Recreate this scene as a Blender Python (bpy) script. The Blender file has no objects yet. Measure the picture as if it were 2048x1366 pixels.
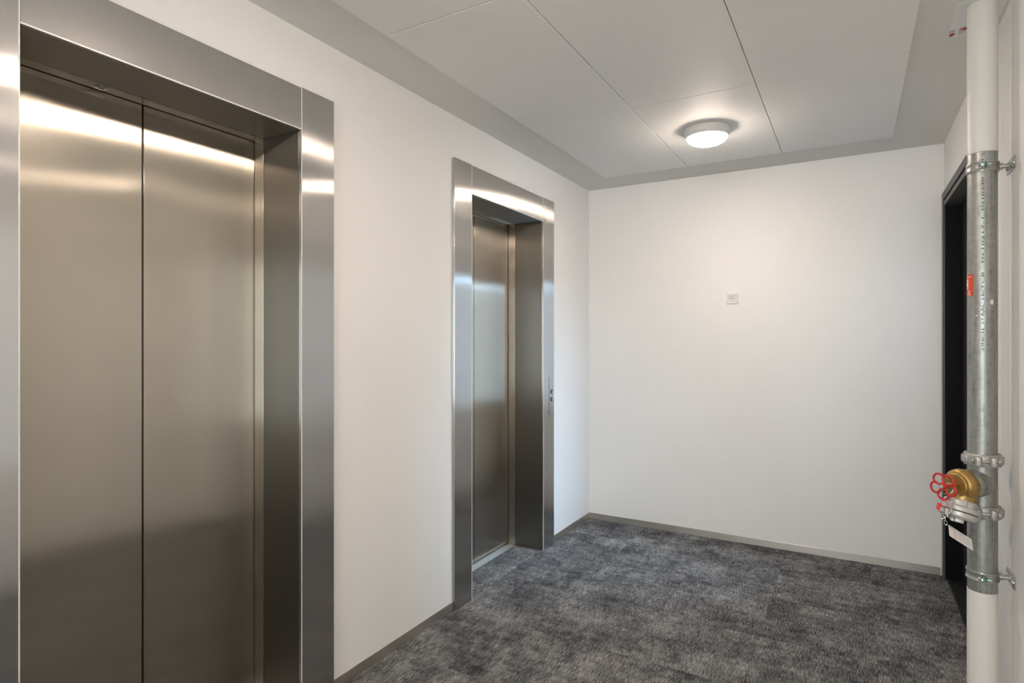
import bpy, bmesh, math, random
from mathutils import Vector, Matrix

random.seed(7)
scn = bpy.context.scene
COL = scn.collection

# ------------------------------------------------------------------ camera
cam_d = bpy.data.cameras.new('camera')
cam_d.sensor_width = 36.0
cam_d.lens = 1182.0 / 2048.0 * 36.0
cam_d.shift_y = -5.5 / 2048.0
cam_d.clip_start = 0.02
cam = bpy.data.objects.new('camera', cam_d)
cam.location = (0.0, 0.0, 1.475)
cam.rotation_euler = (math.radians(90), 0, math.radians(30))
COL.objects.link(cam)
scn.camera = cam

# ------------------------------------------------------------------ world, daylight, exposure
world = bpy.data.worlds.new('sky')
scn.world = world
world.use_nodes = True
bg = world.node_tree.nodes['Background']
bg.inputs['Color'].default_value = (0.62, 0.80, 1.0, 1)
bg.inputs['Strength'].default_value = 1.6


def area_light(name, loc, rot, sx, sy, power, color):
    d = bpy.data.lights.new(name, 'AREA')
    d.shape = 'RECTANGLE'
    d.size, d.size_y = sx, sy
    d.energy = power
    d.color = color
    o = bpy.data.objects.new(name, d)
    o.location = loc
    o.rotation_euler = rot
    COL.objects.link(o)
    return o


# daylight falling in through the landing window behind the glazed door, and the window at the corridor's other end
area_light('daylight_landing', (2.62, 4.38, 1.36), (0, math.radians(90), 0), 1.68, 1.1, 34, (0.62, 0.75, 1.0))
area_light('daylight_landing_sky', (2.62, 4.38, 2.90), (0, math.radians(90), 0), 1.36, 1.1, 330, (0.56, 0.72, 1.0))  # brighter upper area, added so bluish light lands low on the lift wall
area_light('daylight_corridor', (-0.55, -3.42, 1.45), (math.radians(90), 0, 0), 1.7, 2.0, 76, (0.96, 0.955, 0.97))

LAMP_STRENGTH = 90.0
LAMP_COLOR = (1.0, 0.838, 0.70, 1)

vs = scn.view_settings
scn.display_settings.display_device = 'sRGB'
vs.view_transform = 'Standard'
vs.look = 'None'
vs.exposure = 0.50
vs.gamma = 1.0
vs.use_curve_mapping = False
scn.cycles.use_denoising = True
scn.cycles.max_bounces = 7
scn.cycles.diffuse_bounces = 5
scn.cycles.glossy_bounces = 4
scn.cycles.transparent_max_bounces = 12
scn.cycles.use_adaptive_sampling = True
scn.cycles.adaptive_threshold = 0.05
scn.cycles.sample_clamp_indirect = 6.0
scn.cycles.caustics_reflective = True


# ------------------------------------------------------------------ materials
class NT:
    def __init__(self, name):
        self.m = bpy.data.materials.new(name)
        self.m.use_nodes = True
        self.t = self.m.node_tree
        self.t.nodes.clear()
        self.out = self.t.nodes.new('ShaderNodeOutputMaterial')

    def n(self, typ, **kw):
        nd = self.t.nodes.new('ShaderNode' + typ)
        for k, v in kw.items():
            setattr(nd, k, v)
        return nd

    def link(self, a, b):
        self.t.links.new(a, b)

    def set(self, node, **kw):
        for k, v in kw.items():
            node.inputs[k.replace('_', ' ')].default_value = v
        return node

    def noise(self, vec, scale, detail=3, rough=0.55, scl=None):
        if scl is not None:
            mp = self.n('Mapping')
            mp.inputs['Scale'].default_value = scl
            self.link(vec, mp.inputs['Vector'])
            vec = mp.outputs[0]
        nz = self.n('TexNoise')
        nz.inputs['Scale'].default_value = scale
        nz.inputs['Detail'].default_value = detail
        nz.inputs['Roughness'].default_value = rough
        self.link(vec, nz.inputs['Vector'])
        return nz.outputs['Fac']

    def math(self, op, a, b=None, clamp=False):
        nd = self.n('Math', operation=op, use_clamp=clamp)
        for i, v in enumerate((a, b)):
            if v is None:
                continue
            if isinstance(v, (int, float)):
                nd.inputs[i].default_value = v
            else:
                self.link(v, nd.inputs[i])
        return nd.outputs[0]

    def ramp(self, fac, stops):
        r = self.n('ValToRGB')
        els = r.color_ramp.elements
        while len(els) < len(stops):
            els.new(0.5)
        for e, (p, c) in zip(els, stops):
            e.position = p
            e.color = (*c, 1) if len(c) == 3 else c
        self.link(fac, r.inputs[0])
        return r.outputs[0]

    def coord(self, kind='Object'):
        return self.n('TexCoord').outputs[kind]

    def pos(self):
        return self.n('NewGeometry').outputs['Position']

    def bump(self, h, strength, dist):
        b = self.n('Bump')
        b.inputs['Strength'].default_value = strength
        b.inputs['Distance'].default_value = dist
        self.link(h, b.inputs['Height'])
        return b.outputs[0]

    def principled(self, color=None, rough=0.5, metal=0.0, normal=None, spec=0.5):
        p = self.n('BsdfPrincipled')
        if color is not None:
            if isinstance(color, tuple):
                p.inputs['Base Color'].default_value = (*color, 1)
            else:
                self.link(color, p.inputs['Base Color'])
        if isinstance(rough, (int, float)):
            p.inputs['Roughness'].default_value = rough
        else:
            self.link(rough, p.inputs['Roughness'])
        p.inputs['Metallic'].default_value = metal
        p.inputs['Specular IOR Level'].default_value = spec
        if normal is not None:
            self.link(normal, p.inputs['Normal'])
        self.link(p.outputs[0], self.out.inputs['Surface'])
        return p


def plain(name, color, rough=0.5, metal=0.0, spec=0.5, grain=None):
    """procedural material: colour with a faint noise so nothing is perfectly flat"""
    t = NT(name)
    sc, amt = grain if grain else (60, 0.06)
    f = t.noise(t.coord(), sc, 2)
    lo = tuple(c * (1 - amt) for c in color)
    hi = tuple(min(1, c * (1 + amt)) for c in color)
    t.principled(t.ramp(f, [(0.3, lo), (0.7, hi)]), rough, metal, spec=spec)
    return t.m


def paint(name, color, rough, bscale=420, bstr=0.06):
    t = NT(name)
    p = t.pos()
    f = t.noise(p, 1.3, 0)
    c = t.ramp(f, [(0.3, tuple(x * 0.985 for x in color)), (0.7, tuple(min(1, x * 1.015) for x in color))])
    b = t.bump(t.noise(p, bscale, 2), bstr, 0.001) if bstr > 0.1 else None
    t.principled(c, rough, normal=b, spec=0.35)
    return t.m


def brushed(name, color, r1=0.25, aniso=-0.83, iso=0.30, mix=0.12, speck=0.0):
    """vertical-grain brushed stainless steel: reflections smear sideways"""
    t = NT(name)
    g = t.n('NewGeometry')
    cr = t.n('VectorMath', operation='CROSS_PRODUCT')
    t.link(g.outputs['Normal'], cr.inputs[0])
    cr.inputs[1].default_value = (0.002, 0.004, 1.0)
    nz = t.n('VectorMath', operation='NORMALIZE')
    t.link(cr.outputs[0], nz.inputs[0])
    tang = nz.outputs[0]
    p = g.outputs['Position']
    fine = t.noise(p, 1.0, 2, 0.6, (900, 900, 6))
    broad = t.noise(p, 2.2, 2)
    f = t.math('ADD', t.math('MULTIPLY', fine, 0.5), t.math('MULTIPLY', broad, 0.5))
    col = t.ramp(f, [(0.3, tuple(c * 0.93 for c in color)), (0.7, tuple(min(1, c * 1.05) for c in color))])
    a = t.n('BsdfAnisotropic', distribution='GGX')
    t.link(col, a.inputs['Color'])
    a.inputs['Roughness'].default_value = r1
    a.inputs['Anisotropy'].default_value = aniso
    t.link(tang, a.inputs['Tangent'])
    b = t.n('BsdfAnisotropic', distribution='GGX')
    t.link(col, b.inputs['Color'])
    b.inputs['Roughness'].default_value = iso
    m = t.n('MixShader')
    m.inputs[0].default_value = mix
    t.link(a.outputs[0], m.inputs[1])
    t.link(b.outputs[0], m.inputs[2])
    t.link(m.outputs[0], t.out.inputs['Surface'])
    return t.m


def carpet_mat():
    t = NT('carpet')
    g = t.n('NewGeometry').outputs['Position']
    oi = t.n('ObjectInfo')
    off = t.n('VectorMath', operation='SCALE')
    off.inputs[0].default_value = (7.3, 4.1, 0)
    t.link(oi.outputs['Random'], off.inputs['Scale'])
    ad = t.n('VectorMath', operation='ADD')
    t.link(g, ad.inputs[0])
    t.link(off.outputs[0], ad.inputs[1])
    v = ad.outputs[0]
    big = t.noise(v, 3.2, 3, 0.6)
    sx = t.noise(v, 1.0, 4, 0.7, (6.0, 20.0, 1))
    sy = t.noise(v, 1.0, 4, 0.7, (24.0, 5.0, 1))
    yarn = t.noise(v, 1.0, 2, 0.65, (210, 24, 1))
    loop = t.noise(v, 260, 1, 0.5)
    m = t.math('ADD', t.math('MULTIPLY', big, 0.42), t.math('MULTIPLY', sx, 0.28))
    m = t.math('ADD', m, t.math('MULTIPLY', sy, 0.30))
    m = t.math('MULTIPLY', t.math('SUBTRACT', m, 0.5), 2.9)
    m = t.math('ADD', t.math('ADD', m, 0.58), t.math('MULTIPLY', t.math('SUBTRACT', yarn, 0.5), 1.7))
    m = t.math('ADD', m, t.math('MULTIPLY', t.math('SUBTRACT', loop, 0.5), 1.1))
    # fine ribs along the corridor
    w = t.n('TexWave', wave_type='BANDS', bands_direction='X')
    w.inputs['Scale'].default_value = 41.0
    w.inputs['Distortion'].default_value = 0.0
    t.link(g, w.inputs['Vector'])
    rib = w.outputs['Fac']
    m2 = t.math('ADD', m, t.math('MULTIPLY', t.math('SUBTRACT', rib, 0.5), 0.16))
    col = t.ramp(m2, [(0.0, (0.022, 0.022, 0.024)), (0.35, (0.065, 0.065, 0.068)), (0.62, (0.150, 0.150, 0.152)),
                      (0.85, (0.235, 0.233, 0.23)), (1.0, (0.36, 0.355, 0.34))])
    h = t.math('ADD', t.math('MULTIPLY', rib, 0.35), t.math('MULTIPLY', yarn, 0.9))
    t.principled(col, 0.95, normal=t.bump(h, 0.5, 0.003), spec=0.1)
    return t.m


def galv_mat():
    t = NT('galvanised_steel')
    p = t.coord()
    sp = t.math('MULTIPLY', t.noise(p, 60, 2), 0.25)
    st = t.noise(p, 1.0, 4, 0.65, (70, 70, 3))
    rings = t.noise(p, 1.0, 3, 0.6, (8, 8, 150))
    dirt = t.noise(p, 1.0, 5, 0.7, (22, 22, 10))
    f = t.math('ADD', t.math('MULTIPLY', st, 0.50), t.math('ADD', sp, t.math('MULTIPLY', dirt, 0.30)))
    col = t.ramp(f, [(0.34, (0.16, 0.157, 0.145)), (0.47, (0.33, 0.33, 0.305)), (0.68, (0.48, 0.48, 0.455))])
    ro = t.math('ADD', t.math('MULTIPLY', dirt, 0.25), 0.26)
    b = t.bump(t.math('ADD', rings, t.math('MULTIPLY', dirt, 0.5)), 0.12, 0.002)
    t.principled(col, ro, 0.7, normal=b)
    return t.m


def cast_mat():
    t = NT('cast_zinc')
    p = t.coord()
    d = t.noise(p, 40, 4, 0.7)
    col = t.ramp(d, [(0.3, (0.33, 0.315, 0.29)), (0.7, (0.55, 0.53, 0.495))])
    t.principled(col, 0.42, 0.55, normal=t.bump(t.noise(p, 120, 3), 0.5, 0.002))
    return t.m


def brass_mat():
    t = NT('cast_brass')
    p = t.coord()
    d = t.noise(p, 30, 3, 0.6)
    col = t.ramp(d, [(0.3, (0.35, 0.21, 0.065)), (0.7, (0.50, 0.33, 0.115))])
    t.principled(col, 0.40, 0.8, normal=t.bump(t.noise(p, 420, 2), 0.22, 0.0008))
    return t.m


def lens_mat(name, color, strength):
    """lit opal dome: the light board behind it makes the middle brighter than the edge"""
    t = NT(name)
    sep = t.n('SeparateXYZ')
    t.link(t.coord('Normal'), sep.inputs[0])
    f = t.math('POWER', t.math('ABSOLUTE', sep.outputs['Z']), 1.2)
    st = t.math('MULTIPLY', t.math('ADD', t.math('MULTIPLY', f, 0.60), 0.40), strength)
    e = t.n('Emission')
    e.inputs['Color'].default_value = color
    t.link(st, e.inputs['Strength'])
    t.link(e.outputs[0], t.out.inputs['Surface'])
    return t.m


def glass_mat():
    t = NT('clear_glass')
    fr = t.n('Fresnel')
    fr.inputs['IOR'].default_value = 1.5
    tr = t.n('BsdfTransparent')
    tr.inputs['Color'].default_value = (0.93, 0.97, 0.97, 1)
    gl = t.n('BsdfAnisotropic')
    gl.inputs['Roughness'].default_value = 0.02
    m = t.n('MixShader')
    t.link(fr.outputs[0], m.inputs[0])
    t.link(tr.outputs[0], m.inputs[1])
    t.link(gl.outputs[0], m.inputs[2])
    t.link(m.outputs[0], t.out.inputs['Surface'])
    return t.m


M_WALL = paint('wall_paint', (0.885, 0.862, 0.835), 0.55)
M_CEIL = paint('ceiling_paint', (0.79, 0.765, 0.715), 0.7)
M_PANEL = paint('ceiling_panel_white', (0.895, 0.872, 0.83), 0.6, 700, 0.04)
M_STEEL = brushed('brushed_steel_frame', (0.60, 0.585, 0.57))
M_DOOR = brushed('brushed_steel_door', (0.65, 0.592, 0.51))
M_JAMB = brushed('brushed_steel_dimmed', (0.26, 0.24, 0.21), 0.33, -0.72, 0.36, 0.3)  # same steel, darkened in colour for the dim reflection in the recess
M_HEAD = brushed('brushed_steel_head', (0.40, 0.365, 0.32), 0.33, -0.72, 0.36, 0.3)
M_BASE = brushed('brushed_steel_skirting', (0.80, 0.735, 0.66), 0.36, 0.35, 0.32, 0.5)
M_ALU = plain('sill_aluminium', (0.66, 0.64, 0.61), 0.38, 0.8)
M_EDGEGLINT = plain('painted_edge_glint', (0.86, 0.83, 0.79), 0.45, 0.25)  # pale colour stands in for the glint on rounded frame edges
M_DARKGAP = plain('shaft_dark', (0.015, 0.015, 0.015), 0.8)
M_CARPET = carpet_mat()
M_SUB = plain('subfloor', (0.05, 0.05, 0.05), 0.9)
M_BLACK = plain('black_powder_coat', (0.006, 0.006, 0.006), 0.5, spec=0.12)
M_BLACKTOP = plain('black_frame_face', (0.085, 0.078, 0.072), 0.42, spec=0.4)
M_BLACKSILL = plain('black_stone_sill', (0.022, 0.022, 0.022), 0.38)
M_GALV = galv_mat()
M_CAST = cast_mat()
M_BRASS = brass_mat()
M_ZINC = plain('zinc_plated_steel', (0.46, 0.455, 0.425), 0.34, 0.75, grain=(90, 0.12))
M_CHROME = plain('bright_steel', (0.72, 0.71, 0.69), 0.18, 1.0)
M_ALUCAST = plain('cast_aluminium', (0.58, 0.555, 0.525), 0.40, 0.45, grain=(45, 0.05))
M_RED = plain('red_enamel', (0.56, 0.018, 0.016), 0.22, spec=0.6)
M_REDPLASTIC = plain('red_plastic', (0.68, 0.02, 0.022), 0.4)
M_ORANGE = plain('red_orange_sticker', (0.72, 0.075, 0.02), 0.4)
M_WHITEPIPE = paint('white_pipe_paint', (0.76, 0.725, 0.67), 0.42, 60, 0.25)
M_SLEEVE = M_WHITEPIPE
M_WHITEPLASTIC = plain('white_plastic', (0.88, 0.87, 0.845), 0.28, grain=(20, 0.01))
M_SOCKETIN = plain('socket_plastic', (0.80, 0.785, 0.75), 0.35, grain=(20, 0.01))
M_RUBBER = plain('black_rubber', (0.02, 0.02, 0.02), 0.6)
M_GREEN = plain('green_plastic', (0.0, 0.20, 0.13), 0.35)
M_INK = plain('black_ink', (0.02, 0.02, 0.02), 0.6)
M_REDINK = plain('red_ink', (0.50, 0.045, 0.05), 0.6)
M_PINKINK = plain('pale_red_ink', (0.72, 0.40, 0.37), 0.6)
M_GREYINK = plain('grey_ink', (0.24, 0.235, 0.23), 0.6)
M_PALEINK = plain('pale_grey_ink', (0.50, 0.49, 0.48), 0.6)
M_CARD = plain('white_card', (0.80, 0.77, 0.755), 0.4, grain=(30, 0.01))
M_LABEL = plain('white_label', (0.88, 0.87, 0.85), 0.35, grain=(30, 0.01))
M_LAMPRIM = plain('lamp_rim_white', (0.78, 0.74, 0.70), 0.35, grain=(20, 0.01))
M_LENS = lens_mat('opal_lens_lit', LAMP_COLOR, LAMP_STRENGTH)
M_GLASS = glass_mat()


# ------------------------------------------------------------------ mesh helpers
def box(bm, x0, x1, y0, y1, z0, z1):
    vv = [bm.verts.new(p) for p in ((x0, y0, z0), (x1, y0, z0), (x1, y1, z0), (x0, y1, z0),
                                    (x0, y0, z1), (x1, y0, z1), (x1, y1, z1), (x0, y1, z1))]
    for f in ((0, 3, 2, 1), (4, 5, 6, 7), (0, 1, 5, 4), (1, 2, 6, 5), (2, 3, 7, 6), (3, 0, 4, 7)):
        bm.faces.new([vv[i] for i in f])


def bevel(bm, w, seg=2):
    if w > 0:
        bmesh.ops.bevel(bm, geom=list(bm.edges), offset=w, segments=seg, profile=0.5, affect='EDGES', clamp_overlap=True)


def finish(name, bm, mat, parent=None, smooth=False, angle=40):
    bmesh.ops.recalc_face_normals(bm, faces=list(bm.faces))
    me = bpy.data.meshes.new(name)
    bm.to_mesh(me)
    bm.free()
    me.materials.append(mat)
    if smooth:
        me.polygons.foreach_set('use_smooth', [True] * len(me.polygons))
        me.set_sharp_from_angle(angle=math.radians(angle))
    o = bpy.data.objects.new(name, me)
    COL.objects.link(o)
    if parent is not None:
        set_parent(o, parent)
    return o


def world_of(o):
    m = o.matrix_basis.copy()
    while o.parent is not None:
        m = o.parent.matrix_basis @ m if o.matrix_parent_inverse == Matrix() else o.parent.matrix_basis @ o.matrix_parent_inverse @ m
        o = o.parent
    return m


def set_parent(o, p):
    o.parent = p
    o.matrix_parent_inverse = world_of(p).inverted()


def empty(name, loc=(0, 0, 0)):
    o = bpy.data.objects.new(name, None)
    o.empty_display_size = 0.1
    o.location = loc
    COL.objects.link(o)
    return o


def tag(o, label, cat, group=None):
    o['label'] = label
    o['category'] = cat
    if group:
        o['group'] = group
    return o


def struct(o, label=None):
    o['kind'] = 'structure'
    if label:
        o['label'] = label
    return o


def boxes(name, lst, mat, parent=None, bev=0.0, seg=2):
    bm = bmesh.new()
    for b in lst:
        if bev > 0:
            b2 = bmesh.new()
            box(b2, *b)
            bevel(b2, bev, seg)
            tmp = bpy.data.meshes.new('tmp')
            b2.to_mesh(tmp)
            b2.free()
            bm.from_mesh(tmp)
            bpy.data.meshes.remove(tmp)
        else:
            box(bm, *b)
    return finish(name, bm, mat, parent)


def frame_from(axis, up=(0, 0, 1)):
    """matrix whose local Z runs along axis"""
    z = Vector(axis).normalized()
    u = Vector(up)
    if abs(z.dot(u.normalized())) > 0.98:
        u = Vector((1, 0, 0))
    x = u.cross(z).normalized()
    y = z.cross(x)
    return Matrix((x, y, z)).transposed().to_4x4()


def lathe(bm, prof, mat4=Matrix(), seg=40, close=True):
    """prof: list of (r, z) from bottom to top around local Z"""
    rings = []
    for r, z in prof:
        if r < 1e-6:
            rings.append([bm.verts.new(mat4 @ Vector((0, 0, z)))])
        else:
            rings.append([bm.verts.new(mat4 @ Vector((r * math.cos(2 * math.pi * i / seg), r * math.sin(2 * math.pi * i / seg), z))) for i in range(seg)])
    for a, b in zip(rings, rings[1:]):
        for i in range(seg):
            j = (i + 1) % seg
            if len(a) == 1 and len(b) == 1:
                continue
            if len(a) == 1:
                bm.faces.new((a[0], b[j], b[i]))
            elif len(b) == 1:
                bm.faces.new((a[i], a[j], b[0]))
            else:
                bm.faces.new((a[i], a[j], b[j], b[i]))
    if close:
        for rg in (rings[0], rings[-1]):
            if len(rg) > 2:
                bm.faces.new(rg)


def prism(bm, pts, z0, z1, mat4=Matrix()):
    lo = [bm.verts.new(mat4 @ Vector((x, y, z0))) for x, y in pts]
    hi = [bm.verts.new(mat4 @ Vector((x, y, z1))) for x, y in pts]
    n = len(pts)
    bm.faces.new(lo[::-1])
    bm.faces.new(hi)
    for i in range(n):
        j = (i + 1) % n
        bm.faces.new((lo[i], lo[j], hi[j], hi[i]))


def hexpts(r, n=6, ph=0.0):
    return [(r * math.cos(ph + 2 * math.pi * i / n), r * math.sin(ph + 2 * math.pi * i / n)) for i in range(n)]


def tube(bm, path, r, seg=10, closed=False):
    pts = [Vector(p) for p in path]
    n = len(pts)
    rings = []
    ref = None
    for i, p in enumerate(pts):
        if closed:
            d = pts[(i + 1) % n] - pts[i - 1]
        else:
            d = pts[min(i + 1, n - 1)] - pts[max(i - 1, 0)]
        d.normalize()
        if ref is None:
            ref = Vector((0, 0, 1)) if abs(d.z) < 0.9 else Vector((1, 0, 0))
        a = (ref - d * ref.dot(d))
        if a.length < 1e-5:
            a = d.orthogonal()
        a.normalize()
        ref = a
        b = d.cross(a)
        rr = r[i] if isinstance(r, (list, tuple)) else r
        rings.append([bm.verts.new(p + a * (rr * math.cos(2 * math.pi * k / seg)) + b * (rr * math.sin(2 * math.pi * k / seg))) for k in range(seg)])
    m = n if closed else n - 1
    for i in range(m):
        A, B = rings[i], rings[(i + 1) % n]
        # match closest start when closing the loop
        sh = 0
        if closed and i == n - 1:
            sh = min(range(seg), key=lambda s: (A[0].co - B[s].co).length)
        for k in range(seg):
            bm.faces.new((A[k], A[(k + 1) % seg], B[(k + 1 + sh) % seg], B[(k + sh) % seg]))
    if not closed:
        bm.faces.new(rings[0][::-1])
        bm.faces.new(rings[-1])


def cyl(bm, p0, p1, r, seg=24):
    p0, p1 = Vector(p0), Vector(p1)
    mt = Matrix.Translation(p0) @ frame_from(p1 - p0)
    L = (p1 - p0).length
    lathe(bm, [(r, 0), (r, L)], mt, seg)


def text_mesh(s, size, align='LEFT', ext=0.0):
    cu = bpy.data.curves.new('text', 'FONT')
    cu.body = s
    cu.size = size
    cu.align_x = align
    cu.extrude = ext
    cu.resolution_u = 3
    ob = bpy.data.objects.new('text', cu)
    COL.objects.link(ob)
    dg = bpy.context.evaluated_depsgraph_get()
    me = bpy.data.meshes.new_from_object(ob.evaluated_get(dg))
    bpy.data.objects.remove(ob)
    bpy.data.curves.remove(cu)
    return me


def place_mesh(name, me, mat, fn, parent=None):
    """put a flat mesh's vertices through fn(x, y, z) -> world point"""
    for v in me.vertices:
        v.co = fn(*v.co)
    me.materials.clear()
    me.materials.append(mat)
    o = bpy.data.objects.new(name, me)
    COL.objects.link(o)
    if parent is not None:
        set_parent(o, parent)
    return o


# ------------------------------------------------------------------ dimensions (metres)
XL, XR = -1.883, 0.490
YB, YR = 4.529, -3.20
ZC = 2.691
FX = XL + 0.018            # face of the lift frames
OPEN_TOP, FRAME_TOP = 2.292, 2.458
LIFTS = {'near': (0.687, 1.587), 'far': (2.779, 3.669)}
POST = 0.168

# ------------------------------------------------------------------ the setting
floor = struct(boxes('floor', [(-2.3, 0.75, YR - 0.12, YB + 0.12, -0.12, -0.008)], M_SUB), 'dark carpet tiled corridor floor')
cols = [XL + 0.001, -1.404, -0.904, -0.404, 0.096, 0.497]
rows = [YR + 0.001] + [3.15 + 0.5 * k for k in range(-12, 3)] + [YB - 0.001]
tile_cache = {}


def carpet_tile(x0, x1, y0, y1):
    g = 0.0004
    w, d = round(x1 - x0 - 2 * g, 4), round(y1 - y0 - 2 * g, 4)
    if (w, d) not in tile_cache:
        bm = bmesh.new()
        box(bm, -w / 2, w / 2, -d / 2, d / 2, -0.008, 0.0)
        bevel(bm, 0.0012, 1)
        o = finish('carpet_tile', bm, M_CARPET)
        tile_cache[(w, d)] = o.data
    else:
        o = bpy.data.objects.new('carpet_tile', tile_cache[(w, d)])
        COL.objects.link(o)
    o.location = ((x0 + x1) / 2, (y0 + y1) / 2, 0)
    set_parent(o, floor)


for i in range(len(cols) - 1):
    for j in range(len(rows) - 1):
        carpet_tile(cols[i], cols[i + 1], rows[j], rows[j + 1])
for (a, b) in LIFTS.values():
    carpet_tile(-2.0895, XL - 0.001, a + 0.001, b - 0.001)

ceiling = struct(boxes('ceiling', [(-2.3, 0.75, YR - 0.12, YB + 0.12, ZC, ZC + 0.12)], M_CEIL), 'white plastered ceiling with a raft of white panels')
pcols = [-1.600, -0.998, -0.396, 0.206]
prows = [4.165 - 1.195 * k for k in range(7)]
pm = None
for i in range(3):
    for j in range(6):
        g = 0.0018
        w, d = 0.602 - 2 * g, 1.195 - 2 * g
        if pm is None:
            bm = bmesh.new()
            box(bm, -w / 2, w / 2, -d / 2, d / 2, -0.020, 0.0)
            bevel(bm, 0.0014, 1)
            o = finish('ceiling_panel', bm, M_PANEL)
            pm = o.data
        else:
            o = bpy.data.objects.new('ceiling_panel', pm)
            COL.objects.link(o)
        o.location = ((pcols[i] + pcols[i + 1]) / 2, (prows[j] + prows[j + 1]) / 2, ZC)
        set_parent(o, ceiling)

# walls
a1, b1 = LIFTS['near']
a2, b2 = LIFTS['far']
e = 0.016
xo = -2.24
struct(boxes('wall_left', [
    (xo, XL, YR - 0.12, a1 - e, -0.02, ZC), (xo, XL, b1 + e, a2 - e, -0.02, ZC), (xo, XL, b2 + e, YB, -0.02, ZC),
    (xo, XL, a1 - e, b1 + e, OPEN_TOP + e, ZC), (xo, XL, a2 - e, b2 + e, OPEN_TOP + e, ZC)], M_WALL),
    'white painted wall with two lift entrances')
struct(boxes('wall_back', [(xo, 0.75, YB, YB + 0.12, -0.02, ZC)], M_WALL), 'white painted end wall with one socket')
DY0, DY1, DZ = 3.45, 4.489, 2.310      # rough opening of the black door
struct(boxes('wall_right', [
    (XR, 0.70, YR - 0.12, DY0, -0.02, ZC), (XR, 0.70, DY1, YB, -0.02, ZC), (XR, 0.70, DY0, DY1, DZ, ZC)], M_WALL),
    'white painted wall carrying the riser pipe')
WX0, WX1, WZ0, WZ1 = -1.40, 0.30, 0.42, 2.45
struct(boxes('wall_rear', [
    (XL, WX0, YR - 0.12, YR, -0.02, ZC), (WX1, XR, YR - 0.12, YR, -0.02, ZC),
    (WX0, WX1, YR - 0.12, YR, -0.02, WZ0), (WX0, WX1, YR - 0.12, YR, WZ1, ZC)], M_WALL), 'white wall around the corridor window')
w1 = struct(empty('window_1', ((WX0 + WX1) / 2, YR - 0.06, WZ0)), 'tall window at the end of the corridor')
boxes('window_frame', [(WX0, WX0 + 0.06, YR - 0.09, YR - 0.03, WZ0, WZ1), (WX1 - 0.06, WX1, YR - 0.09, YR - 0.03, WZ0, WZ1),
                       (WX0 + 0.06, WX1 - 0.06, YR - 0.09, YR - 0.03, WZ0, WZ0 + 0.06), (WX0 + 0.06, WX1 - 0.06, YR - 0.09, YR - 0.03, WZ1 - 0.06, WZ1)], M_BLACK, w1)
boxes('pane', [(WX0 + 0.06, WX1 - 0.06, YR - 0.063, YR - 0.057, WZ0 + 0.06, WZ1 - 0.06)], M_GLASS, w1)

# stainless skirting strips
BH = 0.049


def skirting(name, lst, label):
    return struct(boxes(name, lst, M_BASE, bev=0.0006, seg=1), label)


skirting('baseboard_left', [(XL, XL + 0.004, YR, a1 - POST, 0.0005, BH), (XL, XL + 0.004, b1 + POST, a2 - POST, 0.0005, BH),
                            (XL, XL + 0.004, b2 + POST, YB, 0.0005, BH)], 'low brushed steel skirting along the lift wall')
skirting('baseboard_back', [(XL + 0.004, -0.43, YB - 0.004, YB, 0.0005, BH), (-0.429, XR - 0.02, YB - 0.004, YB, 0.0005, BH)],
         'low brushed steel skirting along the end wall')
skirting('baseboard_right', [(XR - 0.004, XR, YR, DY0 - 0.05, 0.0005, BH)], 'low brushed steel skirting beneath the riser pipe wall')

# landing beyond the glazed door
LX1, LY0, LY1 = 2.40, 3.05, 5.3
struct(boxes('floor_landing', [(0.70, LX1 + 0.1, LY0 - 0.1, LY1 + 0.1, -0.12, 0.0)], M_SUB))
LZC, LW0, LW1 = 3.80, 0.50, 3.60  # unseen landing made double height so window light falls low through the door
struct(boxes('ceiling_landing', [(0.70, LX1 + 0.1, LY0 - 0.1, LY1 + 0.1, LZC, LZC + 0.1)], M_CEIL))
struct(boxes('wall_landing', [
    (0.75, LX1 + 0.1, LY0 - 0.1, LY0, 0, LZC), (0.75, LX1 + 0.1, LY1, LY1 + 0.1, 0, LZC), (0.70, 0.75, YB + 0.12, LY1, 0, LZC),
    (0.70, 0.75, LY0, YB + 0.12, ZC + 0.12, LZC),
    (LX1, LX1 + 0.1, LY0, 3.80, 0, LZC), (LX1, LX1 + 0.1, 4.96, LY1, 0, LZC), (LX1, LX1 + 0.1, 3.80, 4.96, 0, LW0), (LX1, LX1 + 0.1, 3.80, 4.96, LW1, LZC)], M_WALL))
w2 = struct(empty('window_2', (LX1 + 0.05, 4.38, LW0)), 'unseen stair window behind the black door, made tall for its light')
boxes('window_frame', [(LX1 + 0.02, LX1 + 0.07, 3.80, 3.86, LW0, LW1), (LX1 + 0.02, LX1 + 0.07, 4.90, 4.96, LW0, LW1),
                       (LX1 + 0.02, LX1 + 0.07, 3.86, 4.90, LW0, LW0 + 0.06), (LX1 + 0.02, LX1 + 0.07, 3.86, 4.90, LW1 - 0.06, LW1),
                       (LX1 + 0.02, LX1 + 0.07, 3.86, 4.90, 2.18, 2.24)], M_BLACK, w2)
boxes('pane', [(LX1 + 0.04, LX1 + 0.046, 3.86, 4.90, LW0 + 0.06, 2.18)], M_GLASS, w2)
boxes('pane', [(LX1 + 0.04, LX1 + 0.046, 3.86, 4.90, 2.24, LW1 - 0.06)], M_GLASS, w2)

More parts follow.
